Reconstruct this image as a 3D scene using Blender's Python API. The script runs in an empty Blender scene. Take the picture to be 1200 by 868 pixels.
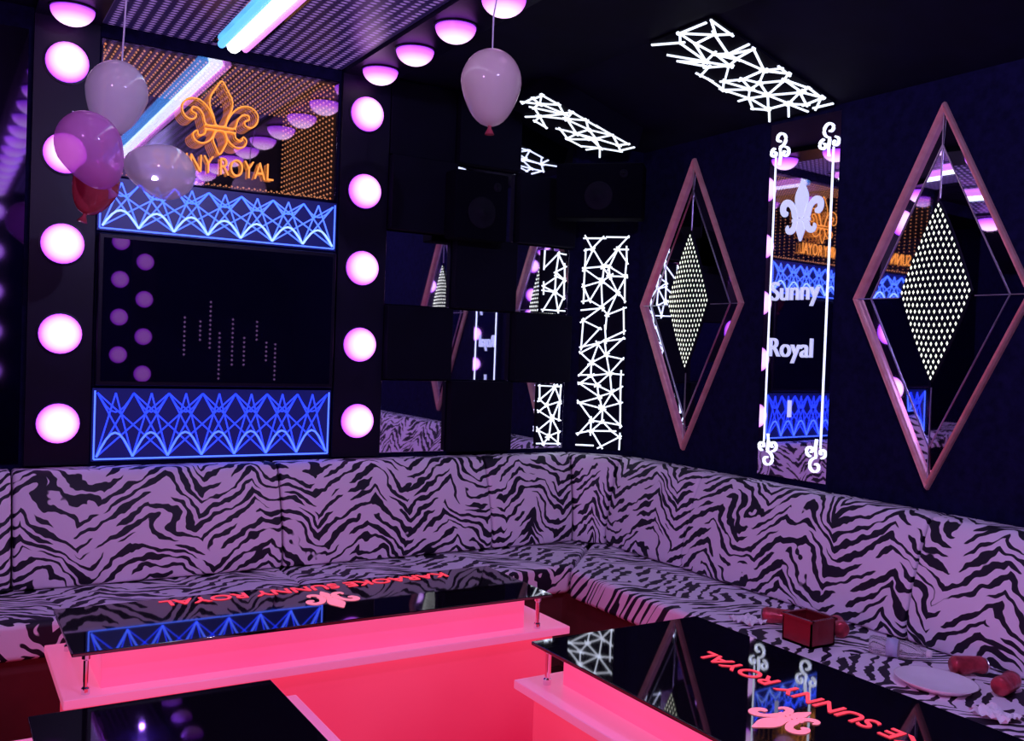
import bpy, math, random
from mathutils import Vector, Matrix
from mathutils.geometry import delaunay_2d_cdt
random.seed(4)
scene = bpy.context.scene
scene.view_settings.view_transform = 'Standard'
scene.view_settings.exposure = 0.0
COL = scene.collection
WL = {}

# ------------------------------------------------------------ helpers
def link(o):
    COL.objects.link(o)

def meta(o, label=None, category=None, group=None, kind=None):
    if label: o["label"] = label
    if category: o["category"] = category
    if group: o["group"] = group
    if kind: o["kind"] = kind
    return o

def empty(name, loc, **k):
    o = bpy.data.objects.new(name, None)
    o.empty_display_size = 0.1
    o.location = loc
    link(o)
    WL[o.name] = Vector(loc)
    return meta(o, **k)

def mesh_obj(name, verts, faces, mat, parent=None, smooth=False, bevel=0, uvs=None, M=None, **k):
    vs = [Vector(v) for v in verts]
    if M is not None:
        vs = [M @ v for v in vs]
    lo = Vector([min(v[i] for v in vs) for i in range(3)])
    hi = Vector([max(v[i] for v in vs) for i in range(3)])
    c = (lo + hi) / 2
    me = bpy.data.meshes.new(name)
    me.from_pydata([v - c for v in vs], [], faces)
    if uvs:
        ul = me.uv_layers.new(name="UVMap")
        for li, l in enumerate(me.loops):
            ul.data[li].uv = uvs[l.vertex_index] if len(uvs) == len(vs) else uvs[li]
    me.validate()
    import bmesh
    bm = bmesh.new(); bm.from_mesh(me)
    bmesh.ops.recalc_face_normals(bm, faces=bm.faces)
    bm.to_mesh(me); bm.free()
    me.materials.append(mat)
    o = bpy.data.objects.new(name, me)
    link(o)
    if parent:
        o.parent = parent
        o.location = c - WL[parent.name]
    else:
        o.location = c
    WL[o.name] = c
    if smooth:
        for p in me.polygons: p.use_smooth = True
    if bevel:
        b = o.modifiers.new("bevel", 'BEVEL'); b.width = bevel; b.segments = 3
        b.limit_method = 'ANGLE'
        for p in me.polygons: p.use_smooth = True
        o.modifiers.new("wn", 'WEIGHTED_NORMAL')
    return meta(o, **k)

BF = [(0,3,2,1),(4,5,6,7),(0,1,5,4),(1,2,6,5),(2,3,7,6),(3,0,4,7)]
def boxv(lo, hi):
    x0,y0,z0 = lo; x1,y1,z1 = hi
    return [(x0,y0,z0),(x1,y0,z0),(x1,y1,z0),(x0,y1,z0),(x0,y0,z1),(x1,y0,z1),(x1,y1,z1),(x0,y1,z1)]
def box(name, lo, hi, mat, parent=None, **k):
    return mesh_obj(name, boxv(lo,hi), BF, mat, parent, **k)
def boxes(name, lst, mat, parent=None, f=None, **k):
    V=[];Fc=[]
    for lo,hi in lst:
        n=len(V); V+=boxv(lo,hi); Fc+=[tuple(i+n for i in q) for q in BF]
    if f: V=[f(*v) for v in V]
    return mesh_obj(name,V,Fc,mat,parent,**k)
def frame(o,U,V,N):
    o=Vector(o);U=Vector(U).normalized();V=Vector(V).normalized();N=Vector(N).normalized()
    return lambda u,v,n=0: o+U*u+V*v+N*n
def box_f(name,f,lo,hi,mat,parent=None,**k):
    return mesh_obj(name,[f(*v) for v in boxv(lo,hi)],BF,mat,parent,**k)
def prism(name, poly, z0, z1, mat, parent=None, f=None, **k):
    n=len(poly)
    V=[(p[0],p[1],z0) for p in poly]+[(p[0],p[1],z1) for p in poly]
    F=[tuple(range(n))[::-1], tuple(range(n,2*n))]+[(i,(i+1)%n,(i+1)%n+n,i+n) for i in range(n)]
    if f: V=[f(*v) for v in V]
    return mesh_obj(name,V,F,mat,parent,**k)
def bars(segs, w, t, n0=0.0):
    V=[];Fc=[]
    for (a,b) in segs:
        a=Vector(a);b=Vector(b);d=(b-a)
        if d.length<1e-4: continue
        d.normalize(); p=Vector((-d.y,d.x))*w/2
        n=len(V)
        for z in (n0,n0+t):
            for q in (a-p,b-p,b+p,a+p): V.append((q.x,q.y,z))
        Fc+=[tuple(i+n for i in q) for q in BF]
    return V,Fc
def bar_obj(name,segs,w,t,n0,f,mat,parent=None,**k):
    V,F=bars(segs,w,t,n0)
    return mesh_obj(name,[f(*v) for v in V],F,mat,parent,**k)
def tube(paths, r, sides=6):
    V=[];Fc=[]
    for pts,closed in paths:
        pts=[Vector(p) for p in pts]; m=len(pts); base=len(V)
        for i,p in enumerate(pts):
            if closed: d=pts[(i+1)%m]-pts[i-1]
            else: d=pts[min(i+1,m-1)]-pts[max(i-1,0)]
            if d.length<1e-6: d=Vector((0,0,1))
            d.normalize()
            a=d.cross(Vector((0,0,1)))
            if a.length<1e-3: a=d.cross(Vector((0,1,0)))
            a.normalize(); b=d.cross(a)
            for s in range(sides):
                t=2*math.pi*s/sides
                V.append(p+a*math.cos(t)*r+b*math.sin(t)*r)
        for i in range(m if closed else m-1):
            j=(i+1)%m
            for s in range(sides):
                s2=(s+1)%sides
                Fc.append((base+i*sides+s,base+i*sides+s2,base+j*sides+s2,base+j*sides+s))
        if not closed:
            Fc.append(tuple(base+s for s in range(sides)))
            Fc.append(tuple(base+(m-1)*sides+s for s in range(sides)))
    return V,Fc
def revolve(profile, seg=28):
    V=[];F=[]
    for (r,h) in profile:
        for s in range(seg):
            t=2*math.pi*s/seg; V.append((max(r,1e-4)*math.cos(t),max(r,1e-4)*math.sin(t),h))
    for i in range(len(profile)-1):
        for s in range(seg):
            s2=(s+1)%seg
            F.append((i*seg+s,i*seg+s2,(i+1)*seg+s2,(i+1)*seg+s))
    return V,F
def catmull(pts,sub=5,closed=True):
    n=len(pts);out=[]
    for i in range(n if closed else n-1):
        p0=pts[(i-1)%n] if closed or i>0 else pts[0]
        p1=pts[i];p2=pts[(i+1)%n];p3=pts[(i+2)%n] if closed or i+2<n else pts[-1]
        for s in range(sub):
            t=s/sub
            out.append(tuple(0.5*((2*p1[k])+(-p0[k]+p2[k])*t+(2*p0[k]-5*p1[k]+4*p2[k]-p3[k])*t*t+(-p0[k]+3*p1[k]-3*p2[k]+p3[k])*t**3) for k in range(2)))
    if not closed: out.append(tuple(pts[-1]))
    return out
def text_obj(name, body, size, f, mat, parent=None, extrude=0.003, offset=0.0, width=None, **k):
    cu=bpy.data.curves.new("t",'FONT'); cu.body=body; cu.size=size; cu.extrude=extrude; cu.offset=offset
    cu.align_x='CENTER'; cu.align_y='CENTER'
    ob=bpy.data.objects.new("t",cu); link(ob)
    bpy.context.view_layer.update()
    me=bpy.data.meshes.new_from_object(ob.evaluated_get(bpy.context.evaluated_depsgraph_get()))
    vs=[v.co.copy() for v in me.vertices]; fs=[tuple(p.vertices) for p in me.polygons]
    bpy.data.objects.remove(ob)
    if width:
        w=max(v.x for v in vs)-min(v.x for v in vs); s=width/w
        vs=[Vector((v.x*s,v.y,v.z)) for v in vs]
    return mesh_obj(name,[f(v.x,v.y,v.z) for v in vs],fs,mat,parent,**k)

# ------------------------------------------------------------ materials
def mat(name):
    m=bpy.data.materials.new(name); m.use_nodes=True
    return m, m.node_tree.nodes, m.node_tree.links, m.node_tree.nodes["Principled BSDF"]
def pmat(name, col, rough=0.5, metal=0, emis=None, es=0, noise=0.15, nscale=8, ior=1.5, trans=0, coat=0, tint=None, bump=0, spec=None):
    m,N,L,P=mat(name)
    P.inputs["Roughness"].default_value=rough; P.inputs["Metallic"].default_value=metal
    P.inputs["IOR"].default_value=ior
    P.inputs["Transmission Weight"].default_value=trans
    P.inputs["Coat Weight"].default_value=coat
    if spec is not None: P.inputs["Specular IOR Level"].default_value=spec
    if tint: P.inputs["Specular Tint"].default_value=(*tint,1)
    tc=N.new("ShaderNodeTexCoord"); nz=N.new("ShaderNodeTexNoise"); nz.inputs["Scale"].default_value=nscale
    nz.inputs["Detail"].default_value=4
    L.new(tc.outputs["Object"],nz.inputs["Vector"])
    r=N.new("ShaderNodeValToRGB")
    r.color_ramp.elements[0].position=0.3; r.color_ramp.elements[1].position=0.7
    c0=[c*(1-noise) for c in col]+[1]; c1=[min(1,c*(1+noise)) for c in col]+[1]
    r.color_ramp.elements[0].color=c0; r.color_ramp.elements[1].color=c1
    L.new(nz.outputs["Fac"],r.inputs["Fac"]); L.new(r.outputs["Color"],P.inputs["Base Color"])
    if bump:
        b=N.new("ShaderNodeBump"); b.inputs["Strength"].default_value=bump; b.inputs["Distance"].default_value=.01
        L.new(nz.outputs["Fac"],b.inputs["Height"]); L.new(b.outputs[0],P.inputs["Normal"])
    if emis:
        P.inputs["Emission Color"].default_value=(*emis,1); P.inputs["Emission Strength"].default_value=es
    return m
wall_m=pmat("dark_navy_wall",(0.006,0.006,0.036),0.9,nscale=30,noise=0.35,spec=.08)
black_m=pmat("black_lacquer",(0.004,0.003,0.016),0.35,spec=.25)
tile_m=pmat("black_tile_velvet",(0.003,0.003,0.012),0.8,spec=.1)
ceil_m=pmat("dark_ceiling",(0.004,0.004,0.022),0.7,nscale=6,noise=0.3,spec=.15)
floor_m=pmat("dark_floor",(0.06,0.02,0.015),0.25,nscale=4,noise=0.4)
mirror_m=pmat("tinted_mirror",(0.78,0.76,0.95),0.02,metal=1,noise=0.03)
dmirror_m=pmat("smoked_mirror",(0.14,0.12,0.26),0.04,metal=1,noise=0.05)
screen_m=pmat("screen_glass",(0.003,0.003,0.014),0.015,ior=2.1,noise=0.1,tint=(0.60,0.28,1.0))
copper_m=pmat("copper_frame",(1.0,0.50,0.46),0.22,metal=0.25,nscale=25)
chrome_m=pmat("chrome",(0.8,0.8,0.85),0.1,metal=1)
white_e=pmat("white_led",(0.8,0.8,0.9),0.5,emis=(0.78,0.88,1.0),es=1.4)
white_soft=pmat("frosted_etching",(0.6,0.6,0.7),0.5,emis=(0.60,0.68,0.95),es=0.75)
blue_e=pmat("blue_led",(0.05,0.1,0.8),0.5,emis=(0.015,0.045,1.0),es=1.7)
blue_hi=pmat("pale_blue_led",(0.2,0.3,0.9),0.5,emis=(0.05,0.14,1.0),es=1.9)
blue_pale=pmat("icy_blue_led",(0.4,0.5,0.9),0.5,emis=(0.30,0.52,1.0),es=1.6)
blue_bk=pmat("blue_panel",(0.004,0.008,0.06),0.35,emis=(0.01,0.015,0.25),es=0.35)
gold_e=pmat("gold_neon",(0.9,0.45,0.1),0.5,emis=(1.0,0.34,0.03),es=0.95)
gold_reflection=pmat("gold_neon_reflection",(0.5,0.2,0.05),0.5,emis=(1.0,0.30,0.03),es=0.38)  # dimmer glow for the copies that imitate mirror reflections
bead_o=pmat("amber_bead",(0.5,0.2,0.05),0.5,emis=(1.0,0.38,0.18),es=0.75)
bead_w=pmat("warm_white_bead",(0.8,0.8,0.6),0.5,emis=(0.92,1.0,0.80),es=1.4)
tube_w=pmat("tube_white",(1,1,1),0.5,emis=(0.88,0.95,1.0),es=3.0)
tube_c=pmat("tube_cyan",(0.2,0.6,1),0.5,emis=(0.10,0.42,1.0),es=1.6)
tube_p=pmat("tube_pink",(1,0.3,0.8),0.5,emis=(0.75,0.25,0.90),es=1.2)
string_m=pmat("string",(0.6,0.6,0.7),0.6)
sofa_base_m=pmat("sofa_base",(0.12,0.03,0.03),0.5)
red_e=pmat("red_etching",(0.9,0.1,0.1),0.5,emis=(1.0,0.05,0.09),es=0.9)  # emission of the table etchings stands in for light from below
pinketch=pmat("pink_etching",(0.9,0.3,0.4),0.5,emis=(1.0,0.22,0.30),es=0.8)
glass_top=pmat("dark_table_glass",(0.005,0.003,0.006),0.03,ior=2.0,noise=0.1)
spk_m=pmat("speaker_black",(0.002,0.002,0.007),0.9,spec=.05)
spk_c=pmat("speaker_cone",(0.006,0.006,0.014),0.7,spec=.1)
can_m=pmat("red_can",(0.55,0.06,0.09),0.3,metal=0.4,nscale=30,noise=.3,bump=.6)
silver_m=pmat("aluminium",(0.7,0.68,0.72),0.3,metal=1)
paper_m=pmat("paper",(0.95,0.90,0.95),0.5,noise=.05)
basket_m=pmat("dark_red_plastic",(0.20,0.012,0.02),0.25)
clear_m=pmat("clear_plastic",(0.9,0.92,0.98),0.08,trans=0.8,ior=1.3)
label_m=pmat("bottle_label",(0.55,0.6,0.85),0.4)

def lit(name,col,top,bot,es,z0,z1,rough=0.4):  # emission gradient stands in for lights inside, stronger towards the top
    m,N,L,P=mat(name)
    P.inputs["Roughness"].default_value=rough; P.inputs["Base Color"].default_value=(*col,1)
    ge=N.new("ShaderNodeNewGeometry"); sp=N.new("ShaderNodeSeparateXYZ"); L.new(ge.outputs["Position"],sp.inputs[0])
    nz=N.new("ShaderNodeTexNoise"); nz.inputs["Scale"].default_value=1.7; L.new(ge.outputs["Position"],nz.inputs["Vector"])
    mr=N.new("ShaderNodeMapRange"); mr.inputs[1].default_value=z0; mr.inputs[2].default_value=z1; L.new(sp.outputs["Z"],mr.inputs[0])
    ad=N.new("ShaderNodeMath"); ad.operation='MULTIPLY_ADD'; ad.inputs[1].default_value=0.9; L.new(nz.outputs["Fac"],ad.inputs[0])
    sb=N.new("ShaderNodeMath"); sb.operation='SUBTRACT'; sb.inputs[1].default_value=0.45; L.new(mr.outputs[0],sb.inputs[0]); L.new(sb.outputs[0],ad.inputs[2])
    r=N.new("ShaderNodeValToRGB"); r.color_ramp.elements[0].color=(*bot,1); r.color_ramp.elements[1].color=(*top,1)
    L.new(ad.outputs[0],r.inputs[0]); L.new(r.outputs[0],P.inputs["Emission Color"]); P.inputs["Emission Strength"].default_value=es
    return m
pink_box=lit("pink_lightbox",(0.6,0.15,0.30),(1.0,0.12,0.36),(1.0,0.04,0.16),0.75,.4,.7)
pink_rim=lit("pink_acrylic",(0.6,0.30,0.48),(1.0,0.20,0.44),(1.0,0.10,0.30),0.52,.4,.6,0.25)
red_base=lit("red_acrylic",(0.6,0.06,0.12),(1.0,0.06,0.17),(0.72,0.010,0.06),0.62,0.0,.5)

def balloon_mat(name,col,tp_f=0.3):
    m,N,L,P=mat(name)
    P.inputs["Base Color"].default_value=(*col,1); P.inputs["Roughness"].default_value=0.10
    P.inputs["Coat Weight"].default_value=1.0
    tr=N.new("ShaderNodeBsdfTranslucent"); tr.inputs["Color"].default_value=(*col,1)
    tp=N.new("ShaderNodeBsdfTransparent"); tp.inputs["Color"].default_value=(*[min(1,c*1.2) for c in col],1)
    m1=N.new("ShaderNodeMixShader"); m1.inputs[0].default_value=0.4
    m2=N.new("ShaderNodeMixShader"); m2.inputs[0].default_value=tp_f
    L.new(P.outputs[0],m1.inputs[1]); L.new(tr.outputs[0],m1.inputs[2])
    L.new(m1.outputs[0],m2.inputs[1]); L.new(tp.outputs[0],m2.inputs[2])
    L.new(m2.outputs[0],N["Material Output"].inputs["Surface"])
    return m
bal_white=balloon_mat("pearl_balloon",(0.95,0.97,0.95),.33)
bal_warm=balloon_mat("warm_pearl_balloon",(0.97,0.84,0.80),.30)
bal_pink=balloon_mat("pink_balloon",(0.90,0.46,0.85),.40)
bal_red=balloon_mat("red_balloon",(0.75,0.14,0.18),.15)

def bulb_material():
    m,N,L,P=mat("violet_dome")
    tc=N.new("ShaderNodeTexCoord"); sp=N.new("ShaderNodeSeparateXYZ"); L.new(tc.outputs["Generated"],sp.inputs[0])
    r=N.new("ShaderNodeValToRGB"); e=r.color_ramp.elements
    e[0].position=0.0; e[0].color=(0.24,0.01,0.85,1)
    e[1].position=0.88; e[1].color=(1.0,0.62,0.98,1)
    x=e.new(0.42); x.color=(0.74,0.15,0.98,1)
    L.new(sp.outputs["Z"],r.inputs[0]); L.new(r.outputs[0],P.inputs["Emission Color"])
    P.inputs["Emission Strength"].default_value=1.75
    P.inputs["Base Color"].default_value=(0.5,0.3,0.6,1)
    return m
bulb_m=bulb_material()

def zebra():
    m,N,L,P=mat("zebra_fabric")
    P.inputs["Roughness"].default_value=0.6
    uv=N.new("ShaderNodeUVMap"); uv.uv_map="UVMap"
    nz0=N.new("ShaderNodeTexNoise"); nz0.noise_dimensions='2D'; nz0.inputs["Scale"].default_value=3.5; nz0.inputs["Detail"].default_value=1.5
    L.new(uv.outputs[0],nz0.inputs["Vector"])
    sp=N.new("ShaderNodeSeparateXYZ"); L.new(uv.outputs[0],sp.inputs[0])
    def M(op,a,b=None,c=None):
        n=N.new("ShaderNodeMath"); n.operation=op
        for i,v in enumerate((a,b,c)):
            if v is None: continue
            if isinstance(v,(int,float)): n.inputs[i].default_value=v
            else: L.new(v,n.inputs[i])
        return n.outputs[0]
    uu=M('ADD',sp.outputs["X"],M('MULTIPLY',nz0.outputs["Fac"],0.34))
    tri=M('PINGPONG',uu,0.25)
    ph=M('MULTIPLY',M('ADD',sp.outputs["Y"],M('MULTIPLY',tri,0.66)),19)
    ph=M('ADD',ph,M('MULTIPLY',nz0.outputs["Fac"],2.3))
    nz2=N.new("ShaderNodeTexNoise"); nz2.noise_dimensions='2D'; nz2.inputs["Scale"].default_value=18; nz2.inputs["Detail"].default_value=1
    L.new(uv.outputs[0],nz2.inputs["Vector"])
    ph=M('ADD',ph,M('MULTIPLY',nz2.outputs["Fac"],0.75))
    s=M('SINE',M('MULTIPLY',ph,6.2832))
    mp=N.new("ShaderNodeCombineXYZ"); L.new(M('MULTIPLY',sp.outputs["X"],9),mp.inputs[0]); L.new(M('MULTIPLY',ph,0.9),mp.inputs[1])
    nz3=N.new("ShaderNodeTexNoise"); nz3.noise_dimensions='2D'; nz3.inputs["Scale"].default_value=1.0; nz3.inputs["Detail"].default_value=0
    L.new(mp.outputs[0],nz3.inputs["Vector"])
    v=M('ADD',s,M('MULTIPLY',M('SUBTRACT',nz3.outputs["Fac"],0.5),3.9))
    r=N.new("ShaderNodeValToRGB"); e=r.color_ramp.elements
    v=M('MULTIPLY_ADD',v,0.25,0.5)
    e[0].position=0.405; e[0].color=(0.005,0.003,0.018,1)
    e[1].position=0.435; e[1].color=(0.92,0.84,0.96,1)
    L.new(v,r.inputs[0]); L.new(r.outputs[0],P.inputs["Base Color"])
    return m
zebra_m=zebra()

def dots_mat():
    m,N,L,P=mat("led_matrix_ceiling")
    P.inputs["Base Color"].default_value=(0.010,0.008,0.03,1); P.inputs["Roughness"].default_value=0.3
    tc=N.new("ShaderNodeTexCoord")
    sc=N.new("ShaderNodeVectorMath"); sc.operation='MULTIPLY'; sc.inputs[1].default_value=(20,30,0); L.new(tc.outputs["Object"],sc.inputs[0])
    fr=N.new("ShaderNodeVectorMath"); fr.operation='FRACTION'; L.new(sc.outputs[0],fr.inputs[0])
    sb=N.new("ShaderNodeVectorMath"); sb.operation='SUBTRACT'; sb.inputs[1].default_value=(0.5,0.5,0); L.new(fr.outputs[0],sb.inputs[0])
    ln=N.new("ShaderNodeVectorMath"); ln.operation='LENGTH'; L.new(sb.outputs[0],ln.inputs[0])
    r=N.new("ShaderNodeValToRGB"); e=r.color_ramp.elements
    e[0].position=0.20; e[0].color=(0.32,0.16,0.60,1); e[1].position=0.36; e[1].color=(0.012,0.006,0.05,1)
    L.new(ln.outputs["Value"],r.inputs[0]); L.new(r.outputs[0],P.inputs["Emission Color"])
    P.inputs["Emission Strength"].default_value=0.7
    return m
dots_m=dots_mat()

def halfmirror():
    m,N,L,P=mat("two_way_mirror")
    N.remove(P)
    g=N.new("ShaderNodeBsdfGlossy"); g.inputs["Roughness"].default_value=0.02; g.inputs["Color"].default_value=(0.8,0.75,0.95,1)
    t=N.new("ShaderNodeBsdfTransparent")
    mx=N.new("ShaderNodeMixShader"); mx.inputs[0].default_value=0.22
    L.new(t.outputs[0],mx.inputs[1]); L.new(g.outputs[0],mx.inputs[2]); L.new(mx.outputs[0],N["Material Output"].inputs["Surface"])
    return m
half_m=halfmirror()

# ------------------------------------------------------------ camera
a=math.radians(31.4);p=math.radians(1.24);th=math.radians(2.1)
Fw=Vector((math.sin(a)*math.cos(p),math.cos(a)*math.cos(p),-math.sin(p)))
R0=Vector((math.cos(a),-math.sin(a),0)); U0=R0.cross(Fw)
R=R0*math.cos(th)+U0*math.sin(th); U=-R0*math.sin(th)+U0*math.cos(th)
cam=bpy.data.cameras.new("camera"); co=bpy.data.objects.new("camera",cam); link(co)
mw=Matrix((R,U,-Fw)).transposed().to_4x4(); mw.translation=(0,0,1.6); co.matrix_world=mw
cam.lens=33.15; cam.sensor_width=36; cam.clip_start=0.02
scene.camera=co

# ------------------------------------------------------------ room
XL,XR,YR,YB,ZC=-1.5,3.48,-1.5,4.6,3.0
S=dict(kind="structure")
box("floor",(XL-.1,YR-.1,-.1),(XR+.1,YB+.1,0),floor_m,**S)
NX0,NX1,NZ0,NZ1=0.60,1.72,2.32,2.93
D=0.9; YT=YB+D+.06
boxes("wall_back",[((XL,YB,0),(XR+.1,YT,NZ0)),((XL,YB,NZ1),(XR+.1,YT,ZC)),((XL,YB,NZ0),(NX0,YT,NZ1)),((NX1,YB,NZ0),(XR+.1,YT,NZ1)),((NX0,YB+D+.03,NZ0),(NX1,YT,NZ1))],wall_m,**S)
box("wall_right",(XR,YR,0),(XR+.1,YB,ZC),wall_m,**S)
box("wall_left",(XL-.1,YR,0),(XL,YB,ZC),wall_m,**S)
box("wall_rear",(XL,YR-.1,0),(XR+.1,YR,ZC),wall_m,**S)
prism("wall_corner",[(3.2,4.599),(3.479,4.32),(3.479,4.599)],0,ZC-.001,wall_m,**S)
box("ceiling",(XL-.1,YR-.1,ZC),(XR+.1,YT,ZC+.1),ceil_m,**S)
prism("ceiling_slope",[(2.7,ZC),(XR,2.77),(XR,ZC)],YR,YB,ceil_m,f=lambda x,z,y:Vector((x,y,z)),**S)

fB=lambda x,z,n=0: Vector((x,YB-n,z))
fRear=lambda x,z,n=0: Vector((x,YR+n,z))

# ------------------------------------------------------------ bulbs
def dome(r=0.088):
    prof=[(r,0)]+[(r*math.cos(t),r*0.80*math.sin(t)) for t in [i*math.pi/2/9 for i in range(1,10)]]
    return revolve(prof,28)
dV,dF=dome()
dme=bpy.data.meshes.new("bulb_dome"); dme.from_pydata(dV,[],dF); dme.materials.append(bulb_m)
for q in dme.polygons:q.use_smooth=True
rV,rF=revolve([(0.084,0),(0.096,0),(0.096,0.005),(0.086,0.006),(0.084,0)],28)
rme=bpy.data.meshes.new("mounting_ring"); rme.from_pydata(rV,[],rF); rme.materials.append(black_m)
def rotm(n):
    return Vector((0,0,1)).rotation_difference(Vector(n)).to_euler()
def bulb(pos,n,grp):
    ring=bpy.data.objects.new("dome_lamp",rme); link(ring); ring.location=pos; ring.rotation_euler=rotm(n)
    meta(ring,"round glowing violet-pink dome lamp on a black strip","lamp",grp)
    d=bpy.data.objects.new("bulb_dome",dme); link(d); d.parent=ring; d.location=(0,0,0.002)
for xx in (0.46,1.86):
    box_f("lamp_strip",fB,(xx-.13,1.02,0.001),(xx+.13,ZC-.001,0.03),black_m,label="tall black lacquered strip carrying round lamps",category="wall panel")
    box_f("lamp_strip",fRear,(xx-.13,1.02,0.001),(xx+.13,ZC-.001,0.03),black_m,label="tall black lacquered strip carrying round lamps",category="wall panel")
    box("lamp_strip",(xx-.13,YR+.031,ZC-.03),(xx+.13,YB-.031,ZC-.001),black_m,label="long black ceiling strip carrying round lamps",category="ceiling panel")
    for i in range(5):
        z=1.205+.394*i
        bulb((xx,YB-.03,z),(0,-1,0),"round lamps on the back wall")
        bulb((xx,YR+.03,z),(0,1,0),"round lamps on the opposite wall")
    for i in range(15):
        y=4.41-.40*i
        if y<-1.3: break
        bulb((xx,y,ZC-.03),(0,0,-1),"round lamps along the ceiling")
for i in range(4):  # extra lamps added to give the screen a second row of reflected dots
    bulb((1.62,YR+.002,1.40+.394*i),(0,1,0),"round lamps on the opposite wall")

# ------------------------------------------------------------ ceiling matrix and tubes
box("led_matrix_panel",(0.60,YR+.05,ZC-.015),(1.72,YB-.02,ZC-.001),dots_m,label="glossy ceiling panel covered in tiny violet light dots",category="ceiling panel")
ts=empty("ceiling_tube_light",(1.15,3.0,ZC-.02),label="bright ceiling light strip of white, cyan and pink tubes",category="ceiling light")
box("light_housing",(1.05,-.9,ZC-.03),(1.25,4.5,ZC-.016),chrome_m,ts)
for xc,mm,rr in ((1.088,tube_c,.018),(1.143,tube_w,.034),(1.198,tube_p,.018)):
    V,Fc=tube([([(xc,-.85,ZC-.045),(xc,4.45,ZC-.045)],False)],rr if rr<.03 else .032,10)
    mesh_obj("light_tube",V,Fc,mm,ts,smooth=True)

# ------------------------------------------------------------ infinity neon sign
rec=empty("infinity_mirror_sign",(1.16,YB,NZ0),label="mirrored light box sign with amber dots and gold emblem",category="neon sign")
e_=.003
boxes("light_box_shell",[((NX0+e_,YB+.01,NZ0+e_),(NX0+.01,YB+D,NZ1-e_)),((NX1-.01,YB+.01,NZ0+e_),(NX1-e_,YB+D,NZ1-e_)),
  ((NX0+e_,YB+.01,NZ1-.01),(NX1-e_,YB+D,NZ1-e_)),((NX0+e_,YB+.01,NZ0+e_),(NX1-e_,YB+D,NZ0+.01)),((NX0+e_,YB+D,NZ0+e_),(NX1-e_,YB+D+.02,NZ1-e_))],black_m,rec)
V=[];Fc=[]
def bead(c,r):
    n=len(V); x,y,z=c
    V.extend([(x+r,y,z),(x-r,y,z),(x,y+r,z),(x,y-r,z),(x,y,z+r),(x,y,z-r)])
    for q in ((0,2,4),(2,1,4),(1,3,4),(3,0,4),(2,0,5),(1,2,5),(3,1,5),(0,3,5)): Fc.append(tuple(i+n for i in q))
for k in range(18):  # deeper bead rows stand in for repeated mirror reflections of the lights
    y=YB+.03+k*.048; m=40
    for i in range(m):
        x=NX0+.02+(NX1-NX0-.04)*i/(m-1); bead((x,y,NZ1-.02),.0065)
        bead((x,y,NZ0+.02),.0065)
    for i in range(22):
        z=NZ0+.02+(NZ1-NZ0-.04)*i/21; bead((NX1-.02,y,z),.0065); bead((NX0+.02,y,z),.0065)
mesh_obj("amber_lights_and_reflections",V,Fc,bead_o,rec,kind="stuff")
box_f("mirror_front",fB,(NX0+e_,NZ0+e_,-.008),(NX1-e_,NZ1-e_,-.002),half_m,rec)

def mir(pts): return [(-x,y) for x,y in reversed(pts)]
cpet=[(0,.5),(.06,.40),(.115,.28),(.12,.16),(.08,.04),(.045,-.08),(-.045,-.08),(-.08,.04),(-.12,.16),(-.115,.28),(-.06,.40)]
spet=[(.06,-.09),(.085,.02),(.15,.14),(.24,.215),(.34,.21),(.405,.13),(.40,.02),(.34,-.05),(.275,-.035),(.265,.02),(.31,.05),(.30,.105),(.24,.10),(.19,.03),(.155,-.09)]
band=[(-.17,-.10),(.17,-.10),(.17,-.15),(-.17,-.15)]
tail=[(-.04,-.16),(.04,-.16),(.075,-.27),(.045,-.37),(0,-.46),(-.045,-.37),(-.075,-.27)]
stail=[(.06,-.16),(.15,-.16),(.17,-.22),(.23,-.25),(.25,-.19),(.29,-.24),(.26,-.32),(.18,-.34),(.10,-.28)]
def fleur_polys():
    return [catmull(cpet),catmull(spet,4),catmull(mir(spet),4),band,catmull(tail,4),catmull(stail,4),catmull(mir(stail),4)]
def fleur_solid(name,f,cx,cy,s,matl,parent,t=.004,n0=0,**k):
    V=[];Fc=[]
    for poly in fleur_polys():
        n=len(V);m=len(poly)
        for z in (n0,n0+t):
            V+= [f(cx+x*s,cy+y*s,z) for x,y in poly]
        Fc+=[tuple(range(n,n+m)),tuple(range(n+m,n+2*m))]+[(n+i,n+(i+1)%m,n+(i+1)%m+m,n+i+m) for i in range(m)]
    return mesh_obj(name,V,Fc,matl,parent,**k)
def fleur_tube(name,f,cx,cy,s,r,matl,parent,n=0,sx=1,**k):
    V,Fc=tube([([f(cx+x*s*sx,cy+y*s,n) for x,y in poly],True) for poly in fleur_polys()],r,5)
    return mesh_obj(name,V,Fc,matl,parent,**k)
fleur_tube("neon_emblem",fB,1.13,2.645,.36,.0038,gold_e,rec,n=.010,sx=1.2)
for n in (-.03,-.06,-.09,-.12,-.15):  # dim copies set deeper imitate the emblem's repeated reflections
    fleur_tube("emblem_reflection",fB,1.13,2.645,.36,.003,gold_reflection,rec,n=n,sx=1.2)
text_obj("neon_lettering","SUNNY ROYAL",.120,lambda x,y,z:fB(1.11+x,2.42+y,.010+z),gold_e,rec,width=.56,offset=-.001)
text_obj("lettering_reflection","SUNNY ROYAL",.120,lambda x,y,z:fB(1.11+x,2.42+y,-.045+z),gold_reflection,rec,width=.56,extrude=.001,offset=-.001)  # deeper dim copy imitates the lettering's reflection

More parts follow.
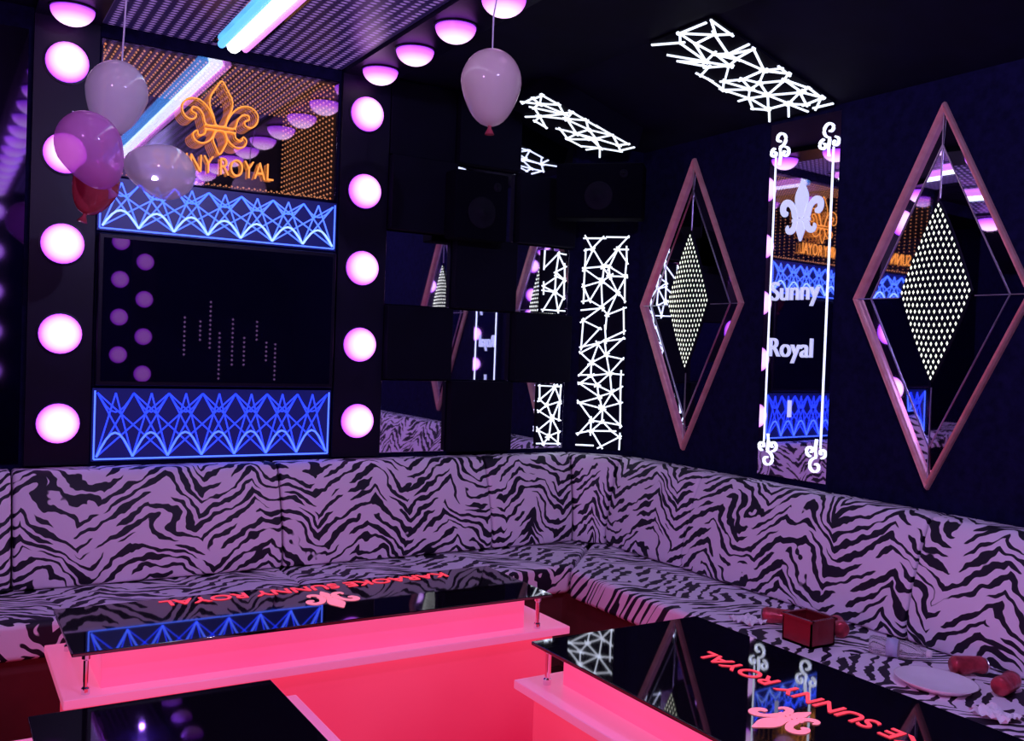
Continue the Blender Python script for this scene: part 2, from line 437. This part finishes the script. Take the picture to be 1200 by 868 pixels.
# ------------------------------------------------------------ blue lattice panels and TV
def lattice(z0,z1,x0,x1,n,label,bright):
    e=empty("blue_lattice_panel",(0.5*(x0+x1),YB,z0),label=label,category="light panel")
    box_f("panel_back",fB,(x0,z0,0.001),(x1,z1,.015),blue_bk,e)
    segs=[];hi=[];W=(x1-x0-.04)/n;zb=z0+.02;zt=z1-.02
    X=lambda i:x0+.02+W*i
    for i in range(n+1):
        for d in (-2,-1,1,2):
            if 0<=i+d<=n: segs.append(((X(i),zb),(X(i+d),zt)))
        if i<n:
            segs.append(((X(i),zb),(X(i)+W/2,zt)));segs.append(((X(i)+W/2,zt),(X(i+1),zb)))
            arc=[(X(i)+W*k/8, zb+(zt-zb)*.38*math.sin(math.pi*k/8)) for k in range(9)]
            hi+=list(zip(arc[:-1],arc[1:]))
            arc=[(X(i)+W*k/8, zt-(zt-zb)*.30*math.sin(math.pi*k/8)) for k in range(9)]
            segs+=list(zip(arc[:-1],arc[1:]))
    edge=[((x0+.01,zb-.01),(x1-.01,zb-.01)),((x0+.01,zb-.01),(x0+.01,zt+.01)),((x1-.01,zb-.01),(x1-.01,zt+.01))]
    bar_obj("light_lattice",segs,.0065,.004,.016,fB,blue_hi if bright else blue_e,e)
    bar_obj("light_arcs",hi,.009,.004,.021,fB,blue_pale if bright else blue_hi,e)
    bar_obj("light_border",edge,.007,.004,.016,fB,blue_hi,e)
lattice(1.03,1.36,.60,1.72,7,"long blue glowing lattice panel above the sofa back",False)
lattice(2.07,2.31,.60,1.72,7,"long blue and pale glowing lattice panel above the screen",True)
tv=empty("television",(1.16,YB-.03,1.37),label="wide black glossy flat screen switched off",category="television")
box_f("housing",fB,(.605,1.375,0.002),(1.715,2.055,.05),black_m,tv,bevel=.006)
box_f("screen",fB,(.625,1.395,.051),(1.695,2.035,.054),screen_m,tv)
box_f("smoked_mirror_panel",fB,(-.6,1.03,0.001),(.31,2.9,.012),dmirror_m,label="large smoked mirror panel above the sofa back",category="mirror")

# ------------------------------------------------------------ checker tiles
xs=[1.995,2.385,2.78,3.17]; z0=1.03; T=.392
for r in range(5):
    for c in range(3):
        lo=(xs[c]+.003,z0+T*r+.003,0); hi=(xs[c+1]-.003,min(z0+T*(r+1)-.003,ZC-.01),0)
        if (r+c)%2==0 and not (r==4 and c==0):
            box_f("mirror_tile",fB,(lo[0],lo[1],.001),(hi[0],hi[1],.012),mirror_m,bevel=.003,label="square mirror tile on the dark wall",category="mirror tile",group="square mirror tiles on the wall")
        else:
            box_f("black_tile",fB,(lo[0],lo[1],.001),(hi[0],hi[1],.07 if (r,c)!=(4,0) else .03),tile_m,bevel=.006,label="raised square black wall tile",category="wall tile",group="square black tiles on the wall")

# ------------------------------------------------------------ crackle light panels
def crackle(name,f,w,h,cell,seed,label,bw=.012,t=.012,drop=.22,back=.001,**kk):
    rnd=random.Random(seed)
    pts=[]
    nx=max(1,round(w/cell));ny=max(1,round(h/cell))
    for i in range(0,nx+1):
        for j in range(0,ny+1):
            x=(i+rnd.uniform(-.40,.40))*w/nx; y=(j+rnd.uniform(-.40,.40))*h/ny
            if i in (0,nx): x=(.014 if i==0 else w-.014)
            if j in (0,ny): y=(.014 if j==0 else h-.014)
            pts.append(Vector((x,y)))
    vs,es,fs,_,_,_=delaunay_2d_cdt(pts,[],[],0,1e-5)
    ed=set()
    for t3 in fs:
        for k in range(3): ed.add(tuple(sorted((t3[k],t3[(k+1)%3]))))
    segs=[]
    def clip(a,b):
        t0,t1=0.0,1.0;d=b-a
        for p_,q in ((-d.x,a.x),(d.x,w-a.x),(-d.y,a.y),(d.y,h-a.y)):
            if abs(p_)<1e-9:
                if q<0:return None
            else:
                r=q/p_
                if p_<0: t0=max(t0,r)
                else: t1=min(t1,r)
        return (a+d*t0,a+d*t1) if t1-t0>1e-3 else None
    for (i,j) in sorted(ed):
        A,B=vs[i],vs[j]
        border=(abs(A.x-B.x)<1e-4 and (A.x<.02 or A.x>w-.02)) or (abs(A.y-B.y)<1e-4 and (A.y<.02 or A.y>h-.02))
        if border:
            if rnd.random()<.55: continue
        elif rnd.random()<drop: continue
        jit=lambda:Vector((rnd.uniform(-1,1),rnd.uniform(-1,1)))*cell*.05
        A=A+jit();B=B+jit(); d=(B-A)
        ex=d.normalized()*rnd.uniform(.008,.026)
        s=clip(A-ex,B+ex)
        if s: segs.append(s)
    e=empty(name,f(w/2,h/2,0),label=label,category="light panel",**kk)
    box_f("panel_back",f,(0,0,back),(w,h,t),tile_m,e)
    bar_obj("light_sticks",segs,bw,.006,t+.001,f,white_e,e)
    return e
s2=1/math.sqrt(2)
fC=frame((3.34-.135*s2-.004,4.46+.135*s2-.004,1.04),(s2,-s2,0),(0,0,1),(-s2,-s2,0))
crackle("crackle_light_panel",fC,.27,1.25,.092,11,"tall narrow panel of glowing white criss-cross sticks",bw=.0085)
sl=Vector((2.7-XR,0,ZC-2.77)).normalized(); nn=Vector((-(ZC-2.77),0,-(XR-2.7))).normalized()
fS=frame((XR-.03,3.32,2.775),sl,(0,-1,0),nn)
crackle("crackle_light_panel",fS,.80,.40,.105,5,"wide ceiling panel of glowing white criss-cross sticks",bw=.0095)
fS2=frame((XR-.25,4.40,2.735),sl,(0,-1,0),nn)
crackle("crackle_light_panel",fS2,.66,.34,.10,8,"short ceiling panel of glowing white sticks near the corner",bw=.0095,back=-.105)
for zz,s_,lb in ((z0+.02,21,"small glowing white sticks standing in for a reflection on the mirror tile by the corner"),(z0+2*T+.01,22,"small glowing white sticks standing in for a reflection on the upper mirror tile")):
    fq=lambda u,v,n,zz=zz:fB(2.97+u,zz+v,n+.013)  # added glowing sticks imitate a crackle panel reflected in these tiles
    crackle("crackle_light_panel",fq,.17,.36,.085,s_,lb,bw=.007)

# ------------------------------------------------------------ speakers
def speaker(f,w,h,d,lab):
    e=empty("loudspeaker",f(0,0,0),label=lab,category="speaker")
    box_f("cabinet",f,(-w/2,0,.0),(w/2,h,d),spk_m,e,bevel=.01)
    for cx,cy,r in ((0,h*.4,min(w,h)*.24),(w*.28,h*.8,min(w,h)*.07)):
        V,Fc=revolve([(r*1.1,0),(r*1.1,.004),(r,.005),(r*.35,-.0+.002),(r*.3,.008),(0,.010)],24)
        mesh_obj("speaker_cone",[f(cx+v[0],cy+v[1],d+.001+v[2]) for v in V],Fc,spk_c,e,smooth=True)
speaker(lambda u,v,n:Vector((2.46+u,YB-.013-.07-n,2.18+v)),.32,.36,.12,"black box loudspeaker mounted on the tiled wall")
fsp=frame((3.34,4.46,2.34),(s2,-s2,0),(0,0,1),(-s2,-s2,0))
speaker(lambda u,v,n:fsp(u,v,n+.22),.48,.30,.16,"wide black loudspeaker mounted high in the corner")

# ------------------------------------------------------------ diamonds
def diamond(cy,cz):
    f=lambda u,v,n=0: Vector((XR-.001-n,cy-u,cz+v))
    A,B=.40,.79
    e=empty("diamond_mirror",f(0,-B,0),label="tall diamond mirror in copper frame with dotted light centre",category="mirror",group="diamond mirrors on the wall")
    def ring(k,n): return [(0,B*k,n),(A*k,0,n),(0,-B*k,n),(-A*k,0,n)]
    prof=[(1,0),(1,.016),(.988,.030),(.972,.018),(.960,.028),(.950,.016),(.950,0)]
    V=[];Fc=[]
    for k,n in prof: V+= [f(*q) for q in ring(k,n)]
    L_=len(prof)
    for i in range(L_):
        j=(i+1)%L_
        for s in range(4):
            Fc.append((i*4+s,i*4+(s+1)%4,j*4+(s+1)%4,j*4+s))
    mesh_obj("frame",V,Fc,copper_m,e)
    def facet(P):
        n=len(P)
        V=[f(*q) for q in P]+[f(q[0],q[1],.001) for q in P]
        mesh_obj("mirror_facet",V,[tuple(range(n)),tuple(range(n,2*n))]+[(i,(i+1)%n,(i+1)%n+n,i+n) for i in range(n)],mirror_m,e)
    k0,k1=.947,.78
    for su in (-1,1):
        for sv in (-1,1):
            g=.002
            facet([(su*g,sv*B*k0,.004),(su*A*k0,sv*g,.004),(su*A*k1,sv*g,.012),(su*g,sv*B*k1,.012)])
            facet([(su*g,sv*B*k1,.012),(su*A*k1,sv*g,.012),(su*g,sv*g,.018)])
    for k in (k1,):
        P=[(0,B*k),(A*k,0),(0,-B*k),(-A*k,0)]
        bar_obj("facet_seam",[(P[i],P[(i+1)%4]) for i in range(4)]+[((-A*k0,0),(-.17,0)),((.17,0),(A*k0,0)),((0,.40),(0,B*k0)),((0,-.37),(0,-B*k0))],.004,.002,.0145,f,silver_m,e)
    # inner light panel, bowed edges; domed dot grid stands in for infinity-mirror reflections
    a2,b2=.160,.37; o=.02
    def bow(s,t):
        u=(s-t)*a2; v=(s+t-1)*b2
        bulge=1+.22*(s*(1-s)+t*(1-t))
        return u*bulge, v*bulge+o, .016+.22*s*(1-s)*4*t*(1-t)*.25
    G_=12;V=[];Fc=[]
    for i in range(G_+1):
        for j in range(G_+1):
            u,v,n=bow(i/G_,j/G_); V.append(f(u,v,n+.006))
    for i in range(G_):
        for j in range(G_):
            q=i*(G_+1)+j; Fc.append((q,q+1,q+G_+2,q+G_+1))
    rim=[(i,0) for i in range(G_)]+[(G_,j) for j in range(G_)]+[(i,G_) for i in range(G_,0,-1)]+[(0,j) for j in range(G_,0,-1)]
    base=len(V)
    for i,j in rim:
        u,v,n=bow(i/G_,j/G_); V.append(f(u,v,.0125))
    for k in range(len(rim)):
        k2=(k+1)%len(rim); a_=rim[k][0]*(G_+1)+rim[k][1]; b_=rim[k2][0]*(G_+1)+rim[k2][1]
        Fc.append((a_,b_,base+k2,base+k))
    mesh_obj("light_panel",V,Fc,tile_m,e)
    bv=[];bf=[]
    N_=15
    for i in range(N_):
        for j in range(N_):
            s=(i+.5)/N_;t=(j+.5)/N_
            u,v,n_=bow(s,t)
            n=len(bv)
            for du,dv,dn in ((.0055,0,0),(-.0055,0,0),(0,.0095,0),(0,-.0095,0),(0,0,.005)):
                bv.append(f(u+du,v+dv,n_+.0075+dn))
            bf+= [(n,n+2,n+4),(n+2,n+1,n+4),(n+1,n+3,n+4),(n+3,n,n+4)]
    mesh_obj("infinity_beads",bv,bf,bead_w,e,kind="stuff")
diamond(3.87,1.88); diamond(2.39,1.88)

# ------------------------------------------------------------ lettered mirror column
col=empty("lettered_mirror_column",(XR-.01,3.11,1.04),label="tall narrow mirror with frosted emblem, scrolls and lettering",category="wall sign")
V=[(XR-.002,2.91,1.04),(XR-.006,2.91,1.04),(XR-.028,3.31,1.04),(XR-.002,3.31,1.04)]
V+= [(x,y,2.74) for x,y,_ in V]
mesh_obj("mirror_sheet",V,BF,mirror_m,col)
fM=lambda u,v,n=0: Vector((XR-.018-n+u*.055,3.11-u,v))
bar_obj("border_line",[((-.165,1.20),(-.165,2.58))],.005,.003,0,fM,white_e,col)
bar_obj("border_line",[((.165,1.20),(.165,2.58))],.007,.003,0,fM,white_e,col)
fleur_solid("frosted_emblem",fM,0,2.30,.30,white_soft,col,n0=.0)
text_obj("lettering","Sunny",.130,lambda x,y,z:fM(-.02+x,1.925+y,.004+z),white_soft,col,width=.28,offset=.0)
text_obj("lettering","Royal",.130,lambda x,y,z:fM(-.03+x,1.655+y,.004+z),white_soft,col,width=.25,offset=.0)
text_obj("lettering","I",.115,lambda x,y,z:fM(-.02+x,1.365+y,.004+z),white_soft,col,offset=.001)
def scroll(cx,cy,sx,sy):
    def spiral(ox,oy,r,t0,turn,dirn):
        return [(ox+r*(1-k/26)*math.cos(t0+dirn*turn*k/20),oy+r*(1-k/26)*math.sin(t0+dirn*turn*k/20)) for k in range(21)]
    ps=[spiral(0,.025,.040,-math.pi/2,6.5,1),spiral(.032,-.045,.027,math.pi/2,6.0,-1),spiral(-.032,-.040,.024,math.pi/2,6.0,1),[(0,-.02),(.005,-.06),(0,-.10)]]
    V,Fc=tube([([fM(cx+x*sx,cy+y*sy,.004) for x,y in q],False) for q in ps],.0052,6)
    mesh_obj("scroll_ornament",V,Fc,white_e,col)
for cx,sx in ((-.142,1),(.142,-1)):
    scroll(cx,2.64,sx,1); scroll(cx,1.14,sx,-1)

# ------------------------------------------------------------ dotted light strings added on the opposite wall for reflections in the screen
rnd=random.Random(3)
for i in range(9):
    xx=2.30+i*.125+rnd.uniform(-.03,.03); zt=1.70+rnd.uniform(-.15,.35); nb=rnd.choice((5,7,9,11))
    V=[];Fc=[]
    for k in range(nb):
        bead((xx,YR+.014,zt-k*.05),.014)
    st=mesh_obj("added_light_string",V,Fc,bead_w,None,label="short string of small greenish white lights added for screen reflections",category="light string",group="added light strings on the opposite wall")
    V,Fc=tube([([(xx,YR+.003,zt+.03),(xx,YR+.003,zt-nb*.05)],False)],.0025,5)
    mesh_obj("cord",V,Fc,black_m,st)

# ------------------------------------------------------------ sofa
sofa=empty("corner_sofa",(3.0,4.2,0),label="long L-shaped built-in sofa in zebra-print fabric",category="sofa")
prof=[(.005,.53),(.25,.53),(.262,.60),(.235,.74),(.19,.88),(.15,.975),(.12,1.01),(.005,1.01)]
def arc(prof):
    s=[0]
    for i in range(1,len(prof)): s.append(s[-1]+math.dist(prof[i],prof[i-1]))
    return s
AR=arc(prof)
def backrest(endA,endB,u0,u1):
    V=[];UV=[];n=len(prof);M_=10
    for k in range(M_+1):
        t=k/M_
        pf=math.sin(math.pi*t)
        for i,(d,z) in enumerate(prof):
            dd=d+(.012*(pf**.4) if 1<=i<=5 else 0)
            a_=Vector(endA(dd));b_=Vector(endB(dd)); q=a_.lerp(b_,t)
            V.append((q.x,q.y,z)); UV.append((u0+(u1-u0)*t,AR[i]))
    Fc=[]
    for k in range(M_):
        for i in range(n):
            j=(i+1)%n
            Fc.append((k*n+i,k*n+j,(k+1)*n+j,(k+1)*n+i))
    Fc.append(tuple(range(n))[::-1]); Fc.append(tuple(M_*n+i for i in range(n)))
    mesh_obj("backrest",V,Fc,zebra_m,sofa,uvs=UV,bevel=.014)
G=.004
cA=lambda d:(3.2-.414*d,4.6-d); cB=lambda d:(3.48-d,4.32-.414*d)
cuts=[-1.45,-.86,.28,1.42,2.57]
for x0,x1 in zip(cuts[:-1],cuts[1:]):
    backrest(lambda d,x0=x0:(x0+G,4.6-d),lambda d,x1=x1:(x1-G,4.6-d),x0,x1)
backrest(lambda d:(2.57+G,4.6-d),lambda d:(cA(d)[0]-G,cA(d)[1]),2.57,3.15)
backrest(lambda d:(cA(d)[0]+G*.7,cA(d)[1]-G*.7),lambda d:(cB(d)[0]-G*.7,cB(d)[1]+G*.7),3.15,3.5)
backrest(lambda d:(cB(d)[0],cB(d)[1]-G),lambda d:(3.48-d,3.585+G),3.5,4.15)
yc=[3.585,2.29,1.0,-.1]
for i,(y0,y1) in enumerate(zip(yc[:-1],yc[1:])):
    backrest(lambda d,y0=y0:(3.48-d,y0-G),lambda d,y1=y1:(3.48-d,y1+G),4.15+1.3*i,5.45+1.3*i)
def cushion(poly,z0,z1):
    n=len(poly)
    V=[(p_[0],p_[1],z0) for p_ in poly]+[(p_[0],p_[1],z1) for p_ in poly]
    UV=[(p_[0]*.9+p_[1]*.3,p_[1]+.1) for p_ in poly]*2
    UV=[(u,v-(.12 if i<n else 0)) for i,(u,v) in enumerate(UV)]
    Fc=[tuple(range(n))[::-1],tuple(range(n,2*n))]+[(i,(i+1)%n,(i+1)%n+n,i+n) for i in range(n)]
    mesh_obj("seat_cushion",V,Fc,zebra_m,sofa,uvs=UV,bevel=.025)
SY,SX=3.88,2.70
e=3.34-(4.46-SY)
for x0,x1 in ((-1.45,.0),(.0,1.42)):
    cushion([(x0,4.59),(x0,SY),(x1-G,SY),(x1-G,4.59)],.38,.525)
cushion([(1.42,4.59),(1.42,SY),(e-G,SY),(3.33,4.455),(3.19,4.59)],.38,.525)
cushion([(3.345,4.445),(SX,SY-.08),(SX,2.29+G),(3.47,2.29+G),(3.47,4.32)],.38,.525)
for y0,y1 in ((2.29,1.0),(1.0,-.1)):
    cushion([(3.47,y0-G),(SX,y0-G),(SX,y1),(3.47,y1)],.38,.525)
prism("base",[(-1.45,4.59),(-1.45,SY+.05),(SX+.05,SY+.05),(SX+.05,-.1),(3.47,-.1),(3.47,4.32),(3.19,4.59)],.0,.378,sofa_base_m,sofa)

# ------------------------------------------------------------ tables
GZ=.65
def table(x0,x1,y0,y1,label,sl):
    e=empty("light_table",((x0+x1)/2,(y0+y1)/2,0),label=label,category="table")
    sx0,sx1,sy0,sy1= sl
    box("base",(sx0+.05,sy0+.05,0),(sx1-.05,sy1-.05,.482),red_base,e)
    box("shelf",(sx0,sy0,.482),(sx1,sy1,.512),pink_rim,e,bevel=.004)
    box("light_box",(x0+.09,y0+.06,.512),(x1-.09,y1-.06,.628),pink_box,e,bevel=.004)
    box("glass_top",(x0,y0,.638),(x1,y1,GZ),glass_top,e,bevel=.003)
    for xx in (x0+.045,x1-.045):
        for yy in (y0+.035,y1-.035):
            V,Fc=revolve([(0,.512),(.013,.512),(.013,.53),(.008,.535),(.008,.615),(.013,.62),(.013,.638),(0,.638)],16)
            mesh_obj("chrome_standoff",V,Fc,chrome_m,e,M=Matrix.Translation((xx,yy,0)),smooth=False)
    return e
t1=table(.36,2.08,3.04,3.56,"long low glass table glowing pink with red lettering",(.34,2.17,3.04,3.62))
t2=table(1.68,2.40,.72,2.57,"long low glass table glowing pink with red lettering and emblem",(1.65,2.40,.69,2.62))
t3=table(.21,.82,1.30,2.585,"dark glass table on glowing red base",(.13,.97,1.24,2.80))
text_obj("etched_lettering","KARAOKE SUNNY ROYAL",.095,lambda x,y,z:Vector((1.27-x,3.49-y,GZ+.0015+z)),red_e,t1,extrude=.0008,width=1.14,offset=.001)
text_obj("etched_lettering","KARAOKE SUNNY ROYAL",.095,lambda x,y,z:Vector((2.12-y,1.67+x,GZ+.0015+z)),red_e,t2,extrude=.0008,width=1.12,offset=.001)
fleur_solid("etched_emblem",lambda u,v,n:Vector((1.27-u,3.31-v,GZ+.001+n)),0,0,.25,pinketch,t1,t=.001)
fleur_solid("etched_emblem",lambda u,v,n:Vector((1.93-v,1.72+u,GZ+.001+n)),0,0,.23,pinketch,t2,t=.001)

# ------------------------------------------------------------ balloons
def balloon(c,r,tilt,matl,label,attach,knot=None):
    c=Vector(c)
    prof=[]
    for i in range(19):
        t=math.pi*i/18
        rr=r*math.sin(t); h=r*1.10*math.cos(t)
        if h<0: h*=1.28; rr*= (1-.10*math.sin(t)*abs(math.cos(t))*2)
        prof.append((rr,h))
    V,Fc=revolve(prof,28)
    Mx=Matrix.Translation(c)@Matrix.Rotation(tilt[1],4,'Y')@Matrix.Rotation(tilt[0],4,'X')
    b=mesh_obj("balloon",V,Fc,matl,None,smooth=True,M=Mx,label=label,category="balloon")
    kn=r*1.10*1.28
    V,Fc=revolve([(.004,-kn+.012),(.008,-kn),(.006,-kn-.006),(.018,-kn-.03),(0,-kn-.022)],14)
    mesh_obj("balloon_knot",V,Fc,knot or matl,b,M=Mx,smooth=True)
    k=Mx@Vector((0,0,-kn))
    V,Fc=tube([(attach(k,Mx@Vector((0,0,r*1.11))),False)],.003,6)
    mesh_obj("ribbon",V,Fc,string_m,b)
balloon((1.715,3.03,2.575),.112,(0,0),bal_warm,"single warm pearly balloon hanging from a ribbon",
        lambda k,t:[t-Vector((0,0,.01)),t+Vector((.0,0,.12)),Vector((1.74,3.03,ZC-.031))],knot=bal_red)
cx,cy=.500,3.44
hub=Vector((cx+.02,cy+.10,2.285))
balloon((cx,cy,2.415),.100,(.0,.12),bal_white,"pearly white balloon at the top of a hanging cluster",
        lambda k,t:[t-Vector((0,0,.01)),Vector((cx+.02,cy,2.7)),Vector((cx+.03,cy-.02,ZC-.031))])
balloon((cx-.095,cy-.12,2.205),.102,(.2,-.5),bal_pink,"glossy lilac pink balloon in a hanging cluster",lambda k,t:[t,t.lerp(hub,.5),hub])
balloon((cx+.170,cy+.05,2.180),.096,(.1,1.75),bal_white,"pearly white balloon tilted sideways in a cluster",lambda k,t:[k,k.lerp(hub,.5),hub])
balloon((cx-.035,cy+.17,2.125),.078,(.0,.3),bal_red,"red balloon behind others in a hanging cluster",lambda k,t:[t,t.lerp(hub,.5),hub])

# ------------------------------------------------------------ things on the seat
ST=.527
def can(x,y,ang,label,seed):
    rnd=random.Random(seed)
    V,Fc=revolve([(0,0),(.024,0),(.031,.008),(.032,.02),(.0315,.04),(.032,.06),(.0315,.08),(.032,.105),(.026,.118),(0,.118)],24)
    nv=[]
    dents=[(rnd.uniform(0,6.28),rnd.uniform(.03,.09)) for _ in range(3)]
    for v in V:
        th_=math.atan2(v[1],v[0]); f_=1
        for (ta,hh) in dents:
            da=(th_-ta+math.pi)%(2*math.pi)-math.pi
            f_-=.30*math.exp(-(da/.5)**2-((v[2]-hh)/.018)**2)
        nv.append((v[0]*f_,v[1]*f_,v[2]))
    Mx=Matrix.Translation((x,y,ST+.033))@Matrix.Rotation(ang,4,'Z')@Matrix.Rotation(math.pi/2,4,'Y')
    b=mesh_obj("drink_can",nv,Fc,can_m,None,smooth=True,M=Mx,label=label,category="can",group="red cans on the sofa seat")
    V,Fc=revolve([(0,.1185),(.025,.1185),(.027,.122),(.024,.124),(.022,.1205),(0,.1205)],24)
    mesh_obj("can_lid",V,Fc,silver_m,b,M=Mx,label="silver lid")
can(3.02,2.42,.9,"dented red drink can lying beside a red basket",1)
can(3.04,1.97,-.5,"dented red drink can lying near a white plate",2)
can(2.98,1.76,.2,"dented red drink can lying on zebra seat",3)
can(2.97,2.62,2.2,"dented red drink can lying behind a red basket",4)
bk=empty("snack_basket",(2.87,2.44,ST),label="open dark red plastic basket on the zebra seat",category="basket")
x0,x1,y0,y1,h=2.80,2.93,2.38,2.52,.095
boxes("basket_body",[((x0,y0,ST),(x1,y1,ST+.008)),((x0,y0,ST),(x0+.006,y1,ST+h)),((x1-.006,y0,ST),(x1,y1,ST+h)),((x0,y0,ST),(x1,y0+.006,ST+h)),((x0,y1-.006,ST),(x1,y1,ST+h))],basket_m,bk)
boxes("basket_rim",[((x0-.006,y0-.006,ST+h),(x0+.009,y1+.006,ST+h+.009)),((x1-.009,y0-.006,ST+h),(x1+.006,y1+.006,ST+h+.009)),((x0,y0-.006,ST+h),(x1,y0+.009,ST+h+.009)),((x0,y1-.009,ST+h),(x1,y1+.006,ST+h+.009))],basket_m,bk)
V,Fc=revolve([(0,.006),(.080,.006),(.115,.024),(.120,.024),(.088,.001),(0,.001)],32)
mesh_obj("paper_plate",V,Fc,paper_m,None,M=Matrix.Translation((2.88,1.92,ST))@Matrix.Diagonal((1,1.15,1,1)),smooth=True,label="shallow white paper plate on the zebra seat",category="plate")
Mx=Matrix.Translation((2.98,2.26,ST+.034))@Matrix.Rotation(-1.1,4,'Z')@Matrix.Rotation(math.pi/2,4,'Y')
V,Fc=revolve([(0,0),(.028,0),(.032,.01),(.0315,.03),(.032,.05),(.032,.13),(.028,.15),(.013,.18),(.012,.195)],24)
b=mesh_obj("water_bottle",V,Fc,clear_m,None,M=Mx,smooth=True,label="clear plastic water bottle lying with pale label",category="bottle")
V,Fc=revolve([(.0325,.06),(.033,.06),(.033,.10),(.0325,.10)],24); mesh_obj("bottle_label",V,Fc,label_m,b,M=Mx,smooth=True)
V,Fc=revolve([(0,.195),(.014,.195),(.014,.212),(0,.212)],16); mesh_obj("bottle_cap",V,Fc,paper_m,b,M=Mx,smooth=True)
def napkin(x,y,s,seed):
    rnd=random.Random(seed);n=9;V=[];Fc=[]
    for i in range(n):
        for j in range(n):
            V.append((x+(i/(n-1)-.5)*s+rnd.uniform(-.1,.1)*s/4,y+(j/(n-1)-.5)*s*1.2,ST+.003+rnd.uniform(0,.022)))
    for i in range(n-1):
        for j in range(n-1): Fc.append((i*n+j,(i+1)*n+j,(i+1)*n+j+1,i*n+j+1))
    mesh_obj("napkin",V,Fc,paper_m,None,label="crumpled white paper napkin on the zebra seat",category="napkin",group="crumpled napkins on the sofa")
napkin(2.84,2.74,.10,1); napkin(2.80,1.66,.10,2)

# ------------------------------------------------------------ added fill lights
def point(loc,col,e,r=.02):  # unseen fill light without a fixture, added to brighten the room
    l=bpy.data.lights.new("fill_light",'POINT'); l.color=col; l.energy=e; l.shadow_soft_size=r
    o=bpy.data.objects.new("fill_light",l); link(o); o.location=loc
point((1.5,1.0,2.9),(0.52,0.42,1.0),80)
point((-.3,1.8,2.7),(0.80,0.34,1.0),42)
w=bpy.data.worlds.new("world"); scene.world=w; w.use_nodes=True
w.node_tree.nodes["Background"].inputs[0].default_value=(0.05,0.02,0.12,1)
w.node_tree.nodes["Background"].inputs[1].default_value=0.2
